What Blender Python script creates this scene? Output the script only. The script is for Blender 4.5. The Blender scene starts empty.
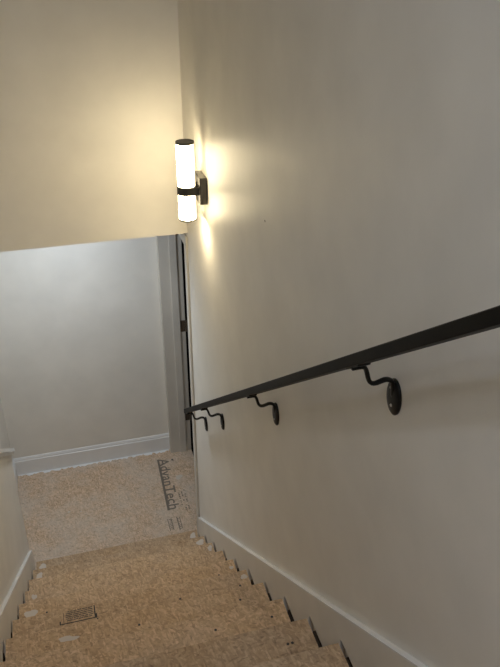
import bpy, bmesh, math, random
from mathutils import Matrix, Vector

# ------------------------------------------------------------------ camera
sc = bpy.context.scene
COL = sc.collection
YAW, PITCH, ROLL, FPX = 0.2750, 0.5098, 0.0004, 732.6
CAM = Vector((-0.6611, -3.5494, 3.6756))
cam_data = bpy.data.cameras.new('camera')
cam = bpy.data.objects.new('camera', cam_data)
COL.objects.link(cam)
cam_data.sensor_fit = 'HORIZONTAL'
cam_data.sensor_width = 36.0
cam_data.lens = FPX * 36.0 / 500.0
cam_data.clip_start = 0.02
fw = Vector((math.sin(YAW) * math.cos(PITCH), math.cos(YAW) * math.cos(PITCH), -math.sin(PITCH)))
rt0 = Vector((math.cos(YAW), -math.sin(YAW), 0))
up0 = rt0.cross(fw)
rt = math.cos(ROLL) * rt0 + math.sin(ROLL) * up0
up = -math.sin(ROLL) * rt0 + math.cos(ROLL) * up0
cam.matrix_world = Matrix(((rt.x, up.x, -fw.x, CAM.x), (rt.y, up.y, -fw.y, CAM.y),
                           (rt.z, up.z, -fw.z, CAM.z), (0, 0, 0, 1)))
sc.camera = cam

# ------------------------------------------------------------------ world and exposure
world = bpy.data.worlds.new('world')
sc.world = world
world.use_nodes = True
world.node_tree.nodes['Background'].inputs[0].default_value = (0.5, 0.55, 0.6, 1)
world.node_tree.nodes['Background'].inputs[1].default_value = 0.0
sc.view_settings.view_transform = 'Standard'
sc.view_settings.look = 'None'
sc.view_settings.exposure = 0.0
sc.view_settings.gamma = 1.0
sc.view_settings.use_curve_mapping = False

# lamp strengths (the lamps themselves are built further down)
SCONCE = 30.0
SCONCE_COL = (1.0, 0.83, 0.52)
LANDING = 62.0
LANDING_COL = (0.84, 0.95, 1.08)
UPPER = 440.0
UPPER_COL = (0.82, 0.94, 1.14)

# ------------------------------------------------------------------ dimensions (metres)
T, RI = 0.25, 0.185            # run and rise
W = 1.077                      # skirt to skirt
XL = -1.20                     # left wall above the ledge
D = 1.135                      # back wall of the landing
ZH = 2.268                     # underside of the header = landing ceiling
ZF = 14 * RI                   # upper floor
YT = -13 * T                   # top nosing
ZC = 5.03                      # upper ceiling
YB = -5.6                      # end of the upper hall
SL = RI / T

# ------------------------------------------------------------------ materials
def new_mat(name):
    m = bpy.data.materials.new(name)
    m.use_nodes = True
    nt = m.node_tree
    return m, nt, nt.nodes['Principled BSDF']

def N(nt, t, **kw):
    n = nt.nodes.new(t)
    for k, v in kw.items():
        setattr(n, k, v)
    return n

def paint(name, col, rough=0.5, bump=0.05, scale=260.0, spec=0.5, var=0.04):
    m, nt, b = new_mat(name)
    tc = N(nt, 'ShaderNodeTexCoord')
    no = N(nt, 'ShaderNodeTexNoise')
    no.inputs['Scale'].default_value = scale
    no.inputs['Detail'].default_value = 4
    nt.links.new(tc.outputs['Object'], no.inputs['Vector'])
    big = N(nt, 'ShaderNodeTexNoise')
    big.inputs['Scale'].default_value = 5.0
    big.inputs['Detail'].default_value = 5
    nt.links.new(tc.outputs['Object'], big.inputs['Vector'])
    cr = N(nt, 'ShaderNodeValToRGB')
    cr.color_ramp.elements[0].position = 0.3
    cr.color_ramp.elements[1].position = 0.7
    cr.color_ramp.elements[0].color = tuple(c * (1 - var) for c in col) + (1,)
    cr.color_ramp.elements[1].color = tuple(min(1, c * (1 + var)) for c in col) + (1,)
    nt.links.new(big.outputs['Fac'], cr.inputs['Fac'])
    nt.links.new(cr.outputs['Color'], b.inputs['Base Color'])
    bp = N(nt, 'ShaderNodeBump')
    bp.inputs['Strength'].default_value = bump
    bp.inputs['Distance'].default_value = 0.01
    nt.links.new(no.outputs['Fac'], bp.inputs['Height'])
    nt.links.new(bp.outputs['Normal'], b.inputs['Normal'])
    b.inputs['Roughness'].default_value = rough
    b.inputs['Specular IOR Level'].default_value = spec
    return m

def osb(name, tint=(1, 1, 1), dust=0.2):
    """oriented strand board: three layers of long flakes pressed over each other"""
    m, nt, b = new_mat(name)
    L = nt.links.new
    tc = N(nt, 'ShaderNodeTexCoord')
    oi = N(nt, 'ShaderNodeObjectInfo')
    rnd = N(nt, 'ShaderNodeMath', operation='MULTIPLY')
    rnd.inputs[1].default_value = 37.0
    L(oi.outputs['Random'], rnd.inputs[0])
    add = N(nt, 'ShaderNodeVectorMath', operation='ADD')
    L(tc.outputs['Object'], add.inputs[0])
    L(rnd.outputs[0], add.inputs[1])
    wn = N(nt, 'ShaderNodeTexNoise')
    wn.inputs['Scale'].default_value = 14
    wn.inputs['Detail'].default_value = 3
    L(add.outputs[0], wn.inputs['Vector'])
    wsc = N(nt, 'ShaderNodeVectorMath', operation='MULTIPLY_ADD')
    wsc.inputs[1].default_value = (0.012, 0.012, 0.0)
    L(wn.outputs['Color'], wsc.inputs[0])
    L(add.outputs[0], wsc.inputs[2])
    layers = []
    for ang, s in ((8, (20, 95, 10)), (-34, (30, 130, 10)), (42, (34, 140, 10)), (83, (46, 170, 10))):
        mp = N(nt, 'ShaderNodeMapping')
        mp.inputs['Rotation'].default_value = (0, 0, math.radians(ang))
        L(wsc.outputs[0], mp.inputs['Vector'])
        ml = N(nt, 'ShaderNodeVectorMath', operation='MULTIPLY')
        ml.inputs[1].default_value = s
        L(mp.outputs[0], ml.inputs[0])
        vo = N(nt, 'ShaderNodeTexVoronoi')
        vo.voronoi_dimensions = '2D'
        vo.inputs['Scale'].default_value = 1.0
        L(ml.outputs[0], vo.inputs['Vector'])
        sp = N(nt, 'ShaderNodeSeparateColor')
        L(vo.outputs['Color'], sp.inputs[0])
        layers.append((sp, vo))
    val = layers[0][0].outputs[0]
    for sp, vo in layers[1:]:
        gt = N(nt, 'ShaderNodeMath', operation='GREATER_THAN')
        gt.inputs[1].default_value = 0.55
        L(sp.outputs[1], gt.inputs[0])
        mx = N(nt, 'ShaderNodeMix')
        L(gt.outputs[0], mx.inputs[0])
        L(val, mx.inputs[2])
        L(sp.outputs[0], mx.inputs[3])
        val = mx.outputs[0]
    fine = N(nt, 'ShaderNodeTexNoise')
    fine.inputs['Scale'].default_value = 90
    fine.inputs['Detail'].default_value = 6
    L(add.outputs[0], fine.inputs['Vector'])
    mf = N(nt, 'ShaderNodeMix')
    mf.inputs[0].default_value = 0.55
    L(val, mf.inputs[2])
    L(fine.outputs['Fac'], mf.inputs[3])
    cr = N(nt, 'ShaderNodeValToRGB')
    e = cr.color_ramp.elements
    stops = [(0.10, (0.17, 0.115, 0.070)), (0.30, (0.33, 0.238, 0.155)), (0.58, (0.43, 0.320, 0.214)), (0.86, (0.56, 0.440, 0.315))]
    e[0].position, e[0].color = stops[0][0], tuple(a * t for a, t in zip(stops[0][1], tint)) + (1,)
    e[1].position, e[1].color = stops[-1][0], tuple(a * t for a, t in zip(stops[-1][1], tint)) + (1,)
    for p, c in stops[1:-1]:
        k = e.new(p)
        k.color = tuple(a * t for a, t in zip(c, tint)) + (1,)
    L(mf.outputs[0], cr.inputs['Fac'])
    dn = N(nt, 'ShaderNodeTexNoise')
    dn.inputs['Scale'].default_value = 4.5
    dn.inputs['Detail'].default_value = 7
    dn.inputs['Roughness'].default_value = 0.65
    L(add.outputs[0], dn.inputs['Vector'])
    dr = N(nt, 'ShaderNodeMapRange')
    dr.inputs['From Min'].default_value = 0.38
    dr.inputs['From Max'].default_value = 0.75
    dr.inputs['To Max'].default_value = dust * 2
    L(dn.outputs['Fac'], dr.inputs['Value'])
    md = N(nt, 'ShaderNodeMix', data_type='RGBA')
    L(dr.outputs[0], md.inputs[0])
    L(cr.outputs['Color'], md.inputs[6])
    md.inputs[7].default_value = (0.54, 0.48, 0.41, 1)
    fk = N(nt, 'ShaderNodeTexNoise')                       # short dark splinters
    fk.inputs['Scale'].default_value = 1.0
    fk.inputs['Detail'].default_value = 3
    fm = N(nt, 'ShaderNodeVectorMath', operation='MULTIPLY')
    fm.inputs[1].default_value = (38, 115, 20)
    L(wsc.outputs[0], fm.inputs[0])
    L(fm.outputs[0], fk.inputs['Vector'])
    fr = N(nt, 'ShaderNodeMapRange')
    fr.inputs['From Min'].default_value = 0.60
    fr.inputs['From Max'].default_value = 0.72
    fr.inputs['To Max'].default_value = 0.55
    L(fk.outputs['Fac'], fr.inputs['Value'])
    mk = N(nt, 'ShaderNodeMix', data_type='RGBA')
    L(fr.outputs[0], mk.inputs[0])
    L(md.outputs[2], mk.inputs[6])
    mk.inputs[7].default_value = (0.15, 0.10, 0.06, 1)
    hs = N(nt, 'ShaderNodeHueSaturation')                  # boards differ a little
    vr = N(nt, 'ShaderNodeMapRange')
    vr.inputs['To Min'].default_value = 0.92
    vr.inputs['To Max'].default_value = 1.22
    L(oi.outputs['Random'], vr.inputs['Value'])
    L(vr.outputs[0], hs.inputs['Value'])
    L(mk.outputs[2], hs.inputs['Color'])
    L(hs.outputs[0], b.inputs['Base Color'])
    bp = N(nt, 'ShaderNodeBump')
    bp.inputs['Strength'].default_value = 0.35
    bp.inputs['Distance'].default_value = 0.004
    L(mf.outputs[0], bp.inputs['Height'])
    L(bp.outputs['Normal'], b.inputs['Normal'])
    b.inputs['Roughness'].default_value = 0.85
    b.inputs['Specular IOR Level'].default_value = 0.2
    return m

def plain(name, col, rough=0.5, metal=0.0, spec=0.5):
    m = paint(name, col, rough, 0.02, 400, spec, 0.06)
    m.node_tree.nodes['Principled BSDF'].inputs['Metallic'].default_value = metal
    return m

def glow(name, col, strength, back=1.0):
    m, nt, b = new_mat(name)
    b.inputs['Base Color'].default_value = (0.85, 0.84, 0.8, 1)
    b.inputs['Roughness'].default_value = 0.35
    b.inputs['Emission Color'].default_value = col + (1,)
    b.inputs['Emission Strength'].default_value = strength
    if back < 1.0:                       # emission lowered towards the wall to tame the hot spot there
        tc = N(nt, 'ShaderNodeTexCoord')
        sx = N(nt, 'ShaderNodeSeparateXYZ')
        nt.links.new(tc.outputs['Normal'], sx.inputs[0])
        mr = N(nt, 'ShaderNodeMapRange')
        mr.inputs['From Min'].default_value = 0.22
        mr.inputs['From Max'].default_value = 0.8
        mr.inputs['To Min'].default_value = strength
        mr.inputs['To Max'].default_value = strength * back
        nt.links.new(sx.outputs[0], mr.inputs['Value'])
        nt.links.new(mr.outputs[0], b.inputs['Emission Strength'])
    return m

M_WALL = paint('greige_wall_paint', (0.81, 0.775, 0.705), 0.47, 0.06, 240, 0.4)
M_CEIL = paint('ceiling_paint', (0.72, 0.71, 0.68), 0.8)
M_TRIM = paint('white_trim_paint', (0.84, 0.84, 0.83), 0.35, 0.02)
M_SKIRT = paint('primed_skirt_paint', (0.76, 0.725, 0.66), 0.45, 0.03)
M_LITEDGE = paint('lit_top_edge_paint', (0.90, 0.89, 0.87), 0.22, 0.01)  # lighter than the skirt face: light on the top edge put into the colour
M_DOOR = paint('primed_door_trim', (0.64, 0.60, 0.53), 0.42, 0.02)
M_OSB = osb('osb_landing', (1.30, 1.27, 1.30), 0.42)
M_OSBT = osb('osb_tread', (1.24, 1.13, 0.98), 0.10)
M_METAL = plain('dark_bronze_metal', (0.004, 0.0037, 0.003), 0.5, 0.0, 0.12)
M_IRON = plain('black_bracket_metal', (0.004, 0.004, 0.004), 0.45, 0, 0.3)
M_SCREW = plain('steel_screw', (0.55, 0.55, 0.53), 0.3, 1.0)
M_BOX = plain('sconce_bronze', (0.045, 0.040, 0.030), 0.45)
M_PLATE = plain('satin_bronze_plate', (0.035, 0.030, 0.023), 0.22, 0.0, 0.6)
M_GLASS = glow('lit_opal_glass', SCONCE_COL, SCONCE, 0.07)
M_DOWN = glow('added_down_glow', SCONCE_COL, SCONCE * 3.8)  # added glow under the sconce, brighter than the tube
M_LAND = glow('landing_lamp_diffuser', LANDING_COL, LANDING)
M_UP = glow('hall_lamp_diffuser', UPPER_COL, UPPER)
M_INK = plain('black_printing_ink', (0.075, 0.068, 0.062), 0.9, 0, 0.1)
M_INK2 = plain('grey_printing_ink', (0.11, 0.10, 0.09), 0.9, 0, 0.1)
M_INKF = plain('faded_printing_ink', (0.22, 0.185, 0.15), 0.9, 0, 0.1)
M_MUD = plain('joint_compound', (0.62, 0.55, 0.47), 0.9, 0, 0.1)
M_HINGE = plain('brown_hinge_metal', (0.085, 0.062, 0.042), 0.45)
M_DARK = plain('store_shade_paint', (0.025, 0.022, 0.02), 0.9, 0, 0.1)  # dark colour stands in for the darkness of the unlit room
M_GAPSHADE = plain('tread_gap_shade', (0.09, 0.065, 0.045), 0.9, 0, 0.1)  # dark colour that paints the shade in the tread gaps
M_NAIL = plain('nail_steel', (0.05, 0.045, 0.04), 0.6)

# ------------------------------------------------------------------ helpers
def finish(name, bm, mat, parent=None, smooth=False):
    bmesh.ops.recalc_face_normals(bm, faces=bm.faces)
    me = bpy.data.meshes.new(name)
    bm.to_mesh(me)
    bm.free()
    me.materials.append(mat)
    if smooth:
        for p in me.polygons:
            p.use_smooth = True
    o = bpy.data.objects.new(name, me)
    COL.objects.link(o)
    if parent:
        o.parent = parent
    return o

def add_box(bm, lo, hi, bevel=0.0):
    r = bmesh.ops.create_cube(bm, size=1.0)
    vs = r['verts']
    for v in vs:
        v.co = Vector([lo[i] + (v.co[i] + 0.5) * (hi[i] - lo[i]) for i in range(3)])
    if bevel:
        es = list({e for v in vs for e in v.link_edges})
        bmesh.ops.bevel(bm, geom=es, offset=bevel, segments=2, affect='EDGES', profile=0.6)

def add_prism(bm, pts, axis, a, b):
    """outline pts in the two other axes (in order) extruded along axis from a to b"""
    def co(p, t):
        c = list(p)
        c.insert(axis, t)
        return c
    va = [bm.verts.new(co(p, a)) for p in pts]
    vb = [bm.verts.new(co(p, b)) for p in pts]
    bm.faces.new(va)
    bm.faces.new(list(reversed(vb)))
    n = len(pts)
    for i in range(n):
        bm.faces.new((va[i], vb[i], vb[(i + 1) % n], va[(i + 1) % n]))

def add_lathe(bm, prof, cx, cy, seg=48):
    rings = []
    for r, z in prof:
        if r < 1e-6:
            rings.append([bm.verts.new((cx, cy, z))])
        else:
            rings.append([bm.verts.new((cx + r * math.cos(2 * math.pi * i / seg), cy + r * math.sin(2 * math.pi * i / seg), z)) for i in range(seg)])
    for A, B in zip(rings, rings[1:]):
        for i in range(seg):
            j = (i + 1) % seg
            if len(A) == 1 and len(B) > 1:
                bm.faces.new((A[0], B[i], B[j]))
            elif len(B) == 1 and len(A) > 1:
                bm.faces.new((A[i], A[j], B[0]))
            elif len(A) > 1:
                bm.faces.new((A[i], A[j], B[j], B[i]))

def add_sweep(bm, path, ra, rb, seg=12, side=Vector((0, 1, 0))):
    """tube of elliptical section along a path in a plane that contains no 'side' component"""
    rings = []
    n = len(path)
    for k, p in enumerate(path):
        t = (path[min(k + 1, n - 1)] - path[max(k - 1, 0)]).normalized()
        nrm = t.cross(side).normalized()
        a = ra[k] if isinstance(ra, list) else ra
        b = rb[k] if isinstance(rb, list) else rb
        rings.append([bm.verts.new(p + side * (a * math.cos(2 * math.pi * i / seg)) + nrm * (b * math.sin(2 * math.pi * i / seg))) for i in range(seg)])
    for A, B in zip(rings, rings[1:]):
        for i in range(seg):
            j = (i + 1) % seg
            bm.faces.new((A[i], A[j], B[j], B[i]))
    bm.faces.new(rings[0])
    bm.faces.new(list(reversed(rings[-1])))

def box(name, lo, hi, mat, parent=None, bevel=0.0):
    bm = bmesh.new()
    add_box(bm, lo, hi, bevel)
    return finish(name, bm, mat, parent)

def struct(o, label, cat):
    o['kind'] = 'structure'
    o['label'] = label
    o['category'] = cat
    return o

def thing(name, loc, label, cat, group=None):
    o = bpy.data.objects.new(name, None)
    COL.objects.link(o)
    o.location = loc
    o.empty_display_size = 0.1
    o['label'] = label
    o['category'] = cat
    if group:
        o['group'] = group
    bpy.context.view_layer.update()
    return o

def keep(o, parent):
    """parent a mesh that was written in world coordinates"""
    o.parent = parent
    o.matrix_parent_inverse = parent.matrix_world.inverted()
    return o

# ------------------------------------------------------------------ walls, floors, ceilings
TH = 0.155
DH = 2.17                       # door head
Y0, Y1 = 0.05, 1.072            # clear door opening
bm = bmesh.new()
add_box(bm, (0, YB, -0.3), (TH, -0.004, ZC))
add_box(bm, (0, -0.004, -0.3), (TH, Y0, ZC))
add_box(bm, (0, Y0, DH + 0.02), (TH, Y1 + 0.018, ZC))
add_box(bm, (0, Y1 + 0.018, -0.3), (TH, D + 0.12, ZC))
wall_right = struct(finish('wall_right', bm, M_WALL), 'long greige stairwell wall carrying the sconce and the handrail', 'wall')

struct(box('wall_back', (XL - 0.1, D, -0.3), (0, D + 0.12, ZH), M_WALL),
       'pale grey wall at the back of the landing above the white baseboard', 'wall')
struct(box('wall_header', (XL, -0.005, ZH), (0, D + 0.12, ZC), M_WALL),
       'warmly lit dropped header wall above the landing beside the sconce', 'wall')
bm = bmesh.new()
add_box(bm, (XL - 0.12, YT - 0.15, -0.3), (XL, D, ZC))
struct(finish('wall_left', bm, M_WALL), 'greige side wall above the sloping ledge left of the stairs', 'wall')

# lower furred wall with the sloping ledge on the left of the stairs
CAPZ = 1.082
bm = bmesh.new()
cz = lambda y: CAPZ - 0.045 - SL * y
add_prism(bm, [(0.0, -0.3), (0.0, cz(0)), (YT - 0.15, cz(YT - 0.15)), (YT - 0.15, -0.3)], 0, XL, -W)
struct(finish('wall_ledge', bm, M_WALL), 'low greige half wall beside the stairs on the left', 'wall')
bm = bmesh.new()
cz = lambda y: CAPZ - SL * y
add_prism(bm, [(0.02, cz(0.02) - 0.024), (0.02, cz(0.02)), (YT - 0.15, cz(YT - 0.15)), (YT - 0.15, cz(YT - 0.15) - 0.024)], 0, XL, -1.051)
cap = struct(finish('trim_1', bm, M_TRIM), 'sloping white cap board on the left half wall', 'trim')
bm = bmesh.new()
add_prism(bm, [(0.012, cz(0.012) - 0.046), (0.012, cz(0.012) - 0.025), (YT - 0.15, cz(YT - 0.15) - 0.025), (YT - 0.15, cz(YT - 0.15) - 0.046)], 0, XL, -W + 0.013)
finish('apron_moulding', bm, M_TRIM, cap)

floor = struct(box('floor', (XL, -0.03, -0.02), (TH, D, 0.0), M_OSB), 'oriented strand board landing floor with printed lettering', 'floor')
struct(box('ceiling', (XL, 0.0, ZH - 0.001), (0, D, ZH + 0.02), M_CEIL), 'white ceiling under the header above the landing', 'ceiling')

# upper hall behind the camera
struct(box('floor_upper', (-3.6, YB, ZF - 0.28), (0, YT - 0.03, ZF), M_OSBT), 'strand board floor at the head of the stairs', 'floor')
struct(box('ceiling_upper', (-3.6, YB, ZC), (TH, D + 0.12, ZC + 0.1), M_CEIL), 'white ceiling high above the stairs', 'ceiling')
struct(box('wall_hall', (-3.6, YB - 0.12, ZF - 0.28), (TH, YB, ZC), M_WALL), 'greige end wall of the upper hall', 'wall')
struct(box('wall_hall_left', (-3.72, YB, ZF - 0.28), (-3.6, YT - 0.15, ZC), M_WALL), 'greige left wall of the upper hall', 'wall')
struct(box('wall_hall_front', (-3.6, YT - 0.15, ZF - 0.28), (XL - 0.12, YT - 0.03, ZC), M_WALL), 'greige hall wall beside the stair opening', 'wall')

# unlit room beyond the doorway, its shade painted into dark surfaces
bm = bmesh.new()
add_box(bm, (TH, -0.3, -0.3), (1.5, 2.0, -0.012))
struct(finish('floor_store', bm, M_DARK), 'floor of the unlit room past the doorway, its shade painted dark', 'floor')
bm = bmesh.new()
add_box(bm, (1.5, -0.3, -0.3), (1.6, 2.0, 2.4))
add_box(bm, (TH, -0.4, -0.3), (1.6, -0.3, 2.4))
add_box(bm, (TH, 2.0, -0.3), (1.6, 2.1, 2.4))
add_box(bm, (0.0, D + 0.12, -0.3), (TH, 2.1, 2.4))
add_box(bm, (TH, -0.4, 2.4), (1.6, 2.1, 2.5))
struct(finish('wall_store', bm, M_DARK), 'wall of the unlit room past the doorway, its shade painted dark', 'wall')

# ------------------------------------------------------------------ baseboards
def profile_board(name, parent, place):
    pts = [(0, 0), (0.014, 0), (0.014, 0.124), (0.0095, 0.127), (0.0095, 0.138), (0.0075, 0.142), (0.005, 0.150), (0.002, 0.153), (0, 0.153)]
    bm = bmesh.new()
    a, b, axis, f = place
    add_prism(bm, [f(t, z) for t, z in pts], axis, a, b)
    return finish(name, bm, M_TRIM, parent)
bb = struct(profile_board('baseboard_back', None, (XL, -0.001, 0, lambda t, z: (D - t, z))),
            'white moulded baseboard along the back of the landing', 'baseboard')
struct(profile_board('baseboard_left', None, (0.012, D - 0.015, 1, lambda t, z: (XL + t, z))),
       'short white baseboard on the left side of the landing', 'baseboard')
# ragged white paint line where the board meets the strand board
random.seed(4)
bm = bmesh.new()
top, bot = [], []
n = 90
for i in range(n + 1):
    x = XL + 0.02 + i * (abs(XL) - 0.04) / n
    top.append(bm.verts.new((x, D - 0.013, 0.0012)))
    bot.append(bm.verts.new((x, D - 0.013 - random.uniform(0.006, 0.032), 0.0006)))
for i in range(n):
    bm.faces.new((top[i], top[i + 1], bot[i + 1], bot[i]))
finish('paint_line', bm, M_TRIM, bb)

def skirt(x0, x1, name, label):
    """sloping board notched over the steps with an open scribe gap, and a lighter strip that paints light onto its top edge"""
    zt = lambda y: 0.2890 - SL * y
    ye, yb, g = -0.028, YT - 0.2, 0.003
    pts = [(yb, zt(yb)), (ye, zt(ye)), (ye, RI + g)]
    for k in range(1, 14):
        pts.append((-k * T + 0.006, k * RI + g))
        pts.append((-k * T + 0.006, (k + 1) * RI + g))
    pts.append((yb, ZF + g))
    bm = bmesh.new()
    add_prism(bm, pts, 0, x0, x1)
    o = finish(name, bm, M_SKIRT)
    bm = bmesh.new()
    add_prism(bm, [(ye, zt(ye)), (ye, zt(ye) + 0.006), (yb, zt(yb) + 0.006), (yb, zt(yb))], 0, x0, x1)
    c = finish('top_edge', bm, M_LITEDGE, o)  # paler paint stands for light falling on the top face
    md = c.modifiers.new('bevel', 'BEVEL')
    md.width = 0.0015
    md.segments = 2
    return struct(o, label, 'baseboard')
skirt(-0.018, 0.0, 'baseboard_right', 'sloping skirt board on the right wall above the treads')
skirt(-W, -W + 0.018, 'baseboard_ledge', 'sloping skirt board on the left half wall above the treads')

# ------------------------------------------------------------------ doorway in the right wall
door = bpy.data.objects.new('door_1', None)
COL.objects.link(door)
door.location = (0.08, 0.56, 0)
struct(door, 'cased doorway on the right of the landing with its door swung away', 'door')
bpy.context.view_layer.update()
def dpart(name, lo, hi, mat, bevel=0.0, parent=None):
    return keep(box(name, lo, hi, mat, None, bevel), parent or door)
dpart('jamb', (0.0, Y1, 0.0), (TH, Y1 + 0.018, DH + 0.018), M_DOOR)
dpart('jamb', (0.0, Y0 - 0.001, 0.0), (TH, Y0 + 0.017, DH + 0.018), M_DOOR)
dpart('head_jamb', (0.0, Y0 + 0.017, DH), (TH, Y1, DH + 0.018), M_DOOR)
dpart('door_stop', (0.066, Y1 - 0.011, 0.0), (0.116, Y1, DH), M_DOOR, 0.002)
dpart('door_stop', (0.066, Y0 + 0.017, 0.0), (0.116, Y0 + 0.028, DH), M_DOOR, 0.002)
def casing(name, ya, yb, za, zb):
    o = dpart(name, (-0.011, ya, za), (0.0, yb, zb), M_DOOR, 0.003)
    return o
casing('casing', 0.002, Y0 + 0.008, 0.0, DH + 0.075)
casing('casing', Y1 + 0.004, D - 0.0145, 0.0, DH + 0.075)
casing('head_casing', Y0 + 0.008, Y1 + 0.004, DH + 0.01, DH + 0.075)
for z in (1.13, 0.34, 1.88):
    h = dpart('hinge', (0.120, Y1 - 0.0025, z - 0.046), (0.154, Y1, z + 0.046), M_HINGE, 0.001)
    bm = bmesh.new()
    add_lathe(bm, [(0, z - 0.046), (0.006, z - 0.046), (0.006, z + 0.046), (0, z + 0.046)], 0.162, Y1 - 0.006, 16)
    kn = finish('hinge_knuckle', bm, M_HINGE)
    keep(kn, door)
slab = dpart('door_slab', (0.20, Y1 + 0.006, 0.012), (1.10, Y1 + 0.041, DH - 0.004), M_TRIM, 0.002)
for za, zb in ((0.2, 0.95), (1.15, 2.0)):
    dpart('door_panel', (0.33, Y1 + 0.000, za), (0.97, Y1 + 0.006, zb), M_TRIM, 0.002, door)

# ------------------------------------------------------------------ staircase
stair = thing('staircase', (-W / 2, 0, 0), 'straight flight of strand board steps going down to the landing', 'stairs')
random.seed(11)
treads = {}
X0, X1 = -W + 0.026, -0.0265
tm = bmesh.new()
add_box(tm, (X0, -0.275, -0.03), (X1, 0.0, 0.0), 0.0025)
tread_src = finish('tread', tm, M_OSBT)
rm = bmesh.new()
add_box(rm, (X0, -0.018, 0.0), (X1, 0.0, RI - 0.031))
riser_src = finish('riser', rm, M_OSBT)
for k in range(1, 14):
    t = tread_src if k == 1 else tread_src.copy()
    r = riser_src if k == 1 else riser_src.copy()
    if k > 1:
        COL.objects.link(t)
        COL.objects.link(r)
    t.location = (random.uniform(-0.003, 0.003), -(k - 1) * T + random.uniform(-0.003, 0.003), k * RI)
    t.rotation_euler = (0, 0, random.uniform(-0.002, 0.002))
    r.location = (0, -(k - 1) * T - 0.027, (k - 1) * RI + 0.0005)
    keep(t, stair)
    keep(r, stair)
    treads[k] = t
r = riser_src.copy()
COL.objects.link(r)
r.location = (0, YT - 0.010, 13 * RI + 0.0005)
keep(r, stair)
for xa, xb in ((-0.016, -0.001), (-W + 0.001, -W + 0.016)):      # boards added to paint shade into the gaps beside the treads
    pts = [(-0.03, 0.002)]
    for k in range(1, 14):
        pts.append((-(k - 1) * T - 0.03, k * RI - 0.034))
        pts.append((-k * T - 0.03, k * RI - 0.034))
    pts += [(YT - 0.03, 12 * RI - 0.25), (-0.55, 0.002)]
    bm = bmesh.new()
    add_prism(bm, pts, 0, xa, xb)
    keep(finish('gap_shade_board', bm, M_GAPSHADE), stair)
bpy.context.view_layer.update()

def blob(name, x, y, z, rx, ry, parent, mat, seed, h=0.0016, n=18):
    rr = random.Random(seed)
    ph = [rr.uniform(0, 6.28) for _ in range(3)]
    bm = bmesh.new()
    c = bm.verts.new((x, y, z + h))
    ring = []
    for i in range(n):
        a = 2 * math.pi * i / n
        s = 0.85 + 0.16 * math.sin(2 * a + ph[0]) + 0.12 * math.sin(3 * a + ph[1]) + 0.07 * math.sin(5 * a + ph[2])
        ring.append(bm.verts.new((x + rx * s * math.cos(a), y + ry * s * math.sin(a), z + 0.0003)))
    for i in range(n):
        bm.faces.new((c, ring[i], ring[(i + 1) % n]))
    o = finish(name, bm, mat, None, True)
    return keep(o, parent)
# dried joint compound on the tread ends (x, y, tread, half sizes)
for i, (x, y, k, rx, ry) in enumerate((
        (-0.060, -0.050, 1, 0.034, 0.045), (-0.060, -0.30, 2, 0.034, 0.045), (-0.050, -0.54, 3, 0.022, 0.035),
        (-0.050, -1.285, 6, 0.022, 0.026), (-0.050, -1.05, 5, 0.016, 0.02),
        (-1.010, -0.06, 1, 0.04, 0.05), (-1.015, -0.31, 2, 0.033, 0.045), (-1.005, -0.80, 4, 0.02, 0.03),
        (-1.000, -1.07, 5, 0.042, 0.045), (-0.82, -1.56, 7, 0.06, 0.022))):
    b = blob('joint_compound_patch', x, y, k * RI, rx * 0.7, ry * 0.7, stair, M_MUD, i)
# nail heads
nails = [(-0.12, -2.08, 9), (-0.105, -2.08, 9), (-0.09, -1.82, 8), (-0.14, -1.56, 7), (-0.9, -1.37, 6), (-0.70, -1.36, 6), (-0.3, -1.82, 8),
         (-0.55, -1.57, 7), (-0.35, -1.33, 6), (-0.93, -1.08, 5), (-0.08, -1.33, 6), (-0.45, -2.08, 9), (-0.12, -1.08, 5), (-0.06, -2.33, 10)]
bm = bmesh.new()
add_lathe(bm, [(0, 0.0012), (0.0045, 0.001), (0.005, 0.0)], 0, 0, 10)
nail_src = finish('nail_head', bm, M_NAIL)
for i, (x, y, k) in enumerate(nails):
    o = nail_src if i == 0 else nail_src.copy()
    if i:
        COL.objects.link(o)
    o.location = (x, y, k * RI + 0.0002)
    keep(o, stair)

# ------------------------------------------------------------------ printing on the boards
def quads(name, rects, z, mat, parent):
    bm = bmesh.new()
    for x0, y0, x1, y1 in rects:
        bm.faces.new([bm.verts.new(c) for c in ((x0, y0, z), (x1, y0, z), (x1, y1, z), (x0, y1, z))])
    return keep(finish(name, bm, mat), parent)
def lettering(name, text, loc, rz, length, height, mat, parent, shear=0.0):
    cu = bpy.data.curves.new(name, 'FONT')
    cu.body = text
    cu.size = 1.0
    cu.offset = 0.012
    cu.resolution_u = 3
    tmp = bpy.data.objects.new(name + '_curve', cu)
    COL.objects.link(tmp)
    bpy.context.view_layer.update()
    me = bpy.data.meshes.new_from_object(tmp.evaluated_get(bpy.context.evaluated_depsgraph_get()))
    bpy.data.objects.remove(tmp)
    xs = [v.co.x for v in me.vertices]
    ys = [v.co.y for v in me.vertices]
    sx = length / (max(xs) - min(xs))
    sy = height / (max(ys) - min(ys))
    for v in me.vertices:
        x, y = (v.co.x - min(xs)) * sx, (v.co.y - min(ys)) * sy
        v.co = Vector((x + shear * y, y, 0))
    me.name = name
    me.materials.clear()
    me.materials.append(mat)
    o = bpy.data.objects.new(name, me)
    COL.objects.link(o)
    o.location = loc
    o.rotation_euler = (0, 0, rz)
    bpy.context.view_layer.update()
    return keep(o, parent)
Z = 0.0006
lettering('printed_lettering', 'AdvanTech', (-0.122, 1.02, Z), -math.pi / 2 - 0.03, 0.585, 0.078, M_INKF, floor)
bm = bmesh.new()
for xa, xb, yb in ((-0.146, -0.128, 0.43),):
    bm.faces.new([bm.verts.new(c) for c in ((-0.132, 1.015, Z), (-0.116, 1.015, Z), (-0.134, 0.43, Z), (-0.152, 0.43, Z))])
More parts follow.
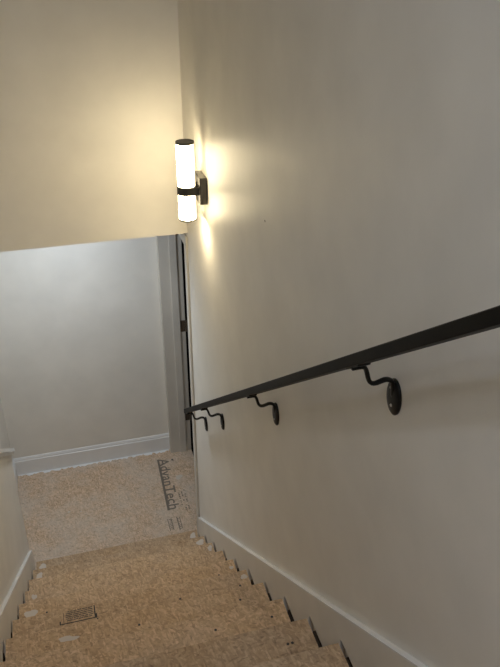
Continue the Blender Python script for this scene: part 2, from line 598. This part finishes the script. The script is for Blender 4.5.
finish('printed_bar', bm, M_INKF, floor)
rr = random.Random(8)
rects = []
for row in range(3):
    x = -0.045 + row * 0.022
    y = 0.62
    while y > 0.40:
        l = rr.uniform(0.006, 0.016)
        if rr.random() < 0.6:
            rects.append((x, y - l, x + 0.010, y))
        y -= l + 0.006
quads('printed_dashes', rects, Z, M_INKF, floor)
rects = [(-0.170, 0.345, -0.165, 0.225), (-0.145, 0.35, -0.140, 0.23), (-0.105, 0.35, -0.098, 0.215), (-0.085, 0.345, -0.080, 0.23)]
for i in range(7):
    rects.append((-0.165 + rr.uniform(0, 0.02), 0.34 - i * 0.016, -0.145, 0.334 - i * 0.016))
    rects.append((-0.098, 0.335 - i * 0.017, -0.085 + rr.uniform(-0.008, 0.0), 0.329 - i * 0.017))
quads('printed_dashes', rects, Z, M_INKF, floor)
blob('joint_compound_patch', -0.004, 0.77, 0, 0.03, 0.03, floor, M_MUD, 31)
blob('joint_compound_patch', -0.834, 0.608, 0, 0.010, 0.012, floor, M_MUD, 32, 0.004)
blob('joint_compound_patch', -0.75, 0.59, 0, 0.008, 0.006, floor, M_MUD, 33, 0.003)
blob('knot', -0.015, 0.985, 0, 0.010, 0.012, floor, M_NAIL, 34, 0.0008)
# grade stamp on the sixth tread
zt = 6 * RI + 0.0006
rects = [(-0.862, -1.331, -0.712, -1.326), (-0.862, -1.326, -0.857, -1.312), (-0.717, -1.326, -0.712, -1.262),
         (-0.712, -1.331, -0.706, -1.308), (-0.846, -1.3475, -0.706, -1.3445), (-0.709, -1.3445, -0.703, -1.334), (-0.846, -1.32, -0.844, -1.268)]
quads('printed_stamp', rects, zt, M_INK, treads[6])
rects = []
for row in range(6):
    x = -0.838 + rr.uniform(0, 0.008)
    y = -1.266 - row * 0.0093
    while x < -0.726:
        l = rr.uniform(0.010, 0.030)
        rects.append((x, y - 0.0042, min(x + l, -0.722), y))
        x += l + 0.003
quads('printed_stamp_lines', rects, zt, M_INK2, treads[6])

# ------------------------------------------------------------------ handrail
zr = lambda y: 1.1535 - 0.7415 * y              # top of the rail
rail = thing('handrail', (0, -1.6, zr(-1.6)), 'long dark bronze flat handrail sloping along the right wall', 'handrail')
RX0, RX1, RH = -0.112, -0.073, 0.0305
YR0, YR1 = -0.262, -3.35
bm = bmesh.new()
add_prism(bm, [(YR0, zr(YR0) - RH), (YR0, zr(YR0)), (YR1, zr(YR1)), (YR1, zr(YR1) - RH)], 0, RX0, RX1)
o = finish('rail_bar', bm, M_METAL)
md = o.modifiers.new('bevel', 'BEVEL')
md.width = 0.0022
md.segments = 2
keep(o, rail)
def bez(p, n=10):
    out = []
    for i in range(n + 1):
        t = i / n
        out.append(p[0] * (1 - t) ** 3 + p[1] * 3 * t * (1 - t) ** 2 + p[2] * 3 * t * t * (1 - t) + p[3] * t ** 3)
    return out
# one bracket, written around its wall plate centre
bm = bmesh.new()
V = Vector
a = [V((-0.108, 0, 0.0915)), V((-0.098, 0, 0.0915))] + bez([V((-0.088, 0, 0.0915)), V((-0.066, 0, 0.092)), V((-0.076, 0, 0.046)), V((-0.054, 0, 0.044))], 10)
b = bez([V((-0.054, 0, 0.044)), V((-0.040, 0, 0.043)), V((-0.030, 0, 0.056)), V((-0.014, 0, 0.044))], 10)[1:]
c = bez([V((-0.014, 0, 0.044)), V((-0.008, 0, 0.038)), V((-0.007, 0, 0.016)), V((-0.005, 0, 0.0))], 5)[1:]
path = a + b + c
n = len(path)
wd = [0.0085 - 0.002 * math.sin(math.pi * min(1, i / (n * 0.8))) for i in range(n)]
add_sweep(bm, path, wd, 0.005)
bracket_src = finish('bracket', bm, M_IRON, None, True)
bm = bmesh.new()
seg = 28
prof = [(1.0, 0.0), (1.0, -0.004), (0.86, -0.0075), (0.5, -0.0095), (0.0, -0.010)]
rings = []
for s, x in prof:
    if s == 0:
        rings.append([bm.verts.new((x, 0, 0))])
    else:
        rings.append([bm.verts.new((x, 0.031 * s * math.cos(2 * math.pi * i / seg), 0.044 * s * math.sin(2 * math.pi * i / seg))) for i in range(seg)])
for A, B in zip(rings, rings[1:]):
    for i in range(seg):
        j = (i + 1) % seg
        bm.faces.new((A[i], A[j], B[j], B[i]) if len(B) > 1 else (A[i], A[j], B[0]))
bm.faces.new(list(reversed(rings[0])))
plate_src = finish('wall_plate', bm, M_IRON, None, True)
bm = bmesh.new()
add_prism(bm, [(0.028, -SL * 0.028 - 0.0045), (0.028, -SL * 0.028), (-0.028, SL * 0.028), (-0.028, SL * 0.028 - 0.0045)], 0, -0.108, -0.080)
saddle_src = finish('rail_saddle', bm, M_IRON)
bm = bmesh.new()
add_lathe(bm, [(0, 0.003), (0.003, 0.0024), (0.0042, 0.0)], 0, 0, 12)
bmesh.ops.rotate(bm, verts=bm.verts, cent=(0, 0, 0), matrix=Matrix.Rotation(-math.pi / 2, 3, 'Y'))
screw_src = finish('screw', bm, M_SCREW)
for i, y in enumerate((-0.326, -0.725, -1.550, -2.365)):
    zc = zr(y) - RH - 0.0955
    br, pl, sd, s1 = [s if i == 0 else s.copy() for s in (bracket_src, plate_src, saddle_src, screw_src)]
    s2 = screw_src.copy()
    COL.objects.link(s2)
    if i:
        for q in (br, pl, sd, s1):
            COL.objects.link(q)
    br.location = (0, y, zc)
    keep(br, rail)
    bpy.context.view_layer.update()
    pl.location = (0, y, zc)
    sd.location = (0, y, zr(y) - RH)
    s1.location = (-0.0090, y - 0.004, zc - 0.018)
    s2.location = (-0.0085, y + 0.006, zc + 0.022)
    for q in (pl, sd, s1, s2):
        keep(q, br)

# ------------------------------------------------------------------ wall sconce
SX, SY = -0.080, -0.460
sconce = thing('wall_sconce', (SX, SY, 2.515), 'lit wall sconce with white glass tube and dark bronze band', 'wall lamp')
def spart(name, bm, mat, smooth=False):
    return keep(finish(name, bm, mat, None, smooth), sconce)
bm = bmesh.new()
prof = [(0.0385, 2.520), (0.0385, 2.858)]
rings = []
seg = 96
for r, z in prof:
    rings.append([bm.verts.new((SX + (r - 0.0006 * (i % 2)) * math.cos(2 * math.pi * i / seg), SY + (r - 0.0006 * (i % 2)) * math.sin(2 * math.pi * i / seg), z)) for i in range(seg)])
for i in range(seg):
    j = (i + 1) % seg
    bm.faces.new((rings[0][i], rings[0][j], rings[1][j], rings[1][i]))
spart('glass_shade', bm, M_GLASS)
bm = bmesh.new()
add_lathe(bm, [(0, 2.856), (0.0395, 2.856), (0.0405, 2.858), (0.0405, 2.864), (0.0395, 2.866), (0, 2.866)], SX, SY)
spart('top_cap', bm, M_BOX)
bm = bmesh.new()
add_lathe(bm, [(0.0375, 2.521), (0.0375, 2.514), (0.0395, 2.514), (0.0405, 2.516), (0.0405, 2.521), (0.0375, 2.521)], SX, SY)
spart('bottom_ring', bm, M_BOX)
bm = bmesh.new()
add_lathe(bm, [(0, 2.5185), (0.0374, 2.5185)], SX, SY)
spart('added_bottom_glow', bm, M_DOWN)  # unseen glowing disc, added to throw more warm light down the stairs
bm = bmesh.new()
add_lathe(bm, [(0.0386, 2.634), (0.0425, 2.635), (0.0425, 2.671), (0.0386, 2.672)], SX, SY)
spart('band', bm, M_BOX)
for ya in (SY - 0.0425, SY + 0.0388):
    bm = bmesh.new()
    add_box(bm, (SX + 0.002, ya, 2.635), (-0.033, ya + 0.0037, 2.671), 0.0008)
    spart('arm', bm, M_BOX)
bm = bmesh.new()
add_box(bm, (-0.034, SY - 0.060, 2.596), (0.0, SY + 0.060, 2.716), 0.002)
spart('back_plate', bm, M_PLATE)

# small scuff on the right wall
bm = bmesh.new()
vs = [bm.verts.new((-0.0004, -1.386 + 0.006 * math.cos(a), 2.831 + 0.004 * math.sin(a))) for a in [i * math.pi / 4 for i in range(8)]]
bm.faces.new(vs)
finish('scuff_mark', bm, M_INKF, wall_right)

# ------------------------------------------------------------------ ceiling lamps out of frame
def ceiling_lamp(x, y, z, r, mat, label):
    t = thing('ceiling_light', (x, y, z), label, 'ceiling lamp')
    bm = bmesh.new()
    add_lathe(bm, [(0, z), (r + 0.012, z), (r + 0.012, z - 0.02), (r, z - 0.026), (r, z - 0.012), (0, z - 0.012)], x, y)
    keep(finish('rim', bm, M_TRIM), t)
    bm = bmesh.new()
    add_lathe(bm, [(r - 0.001, z - 0.018), (r * 0.8, z - 0.023), (0, z - 0.026)], x, y)
    keep(finish('diffuser', bm, mat, None, True), t)
ceiling_lamp(-0.62, 0.52, ZH - 0.001, 0.12, M_LAND, 'round flush ceiling light above the landing')
ceiling_lamp(-0.69, -3.93, ZC, 0.06, M_UP, 'round flush ceiling light nearer the stair head')
ceiling_lamp(-0.59, -4.56, ZC, 0.06, M_UP, 'round flush ceiling light at the far end of the upper hall')
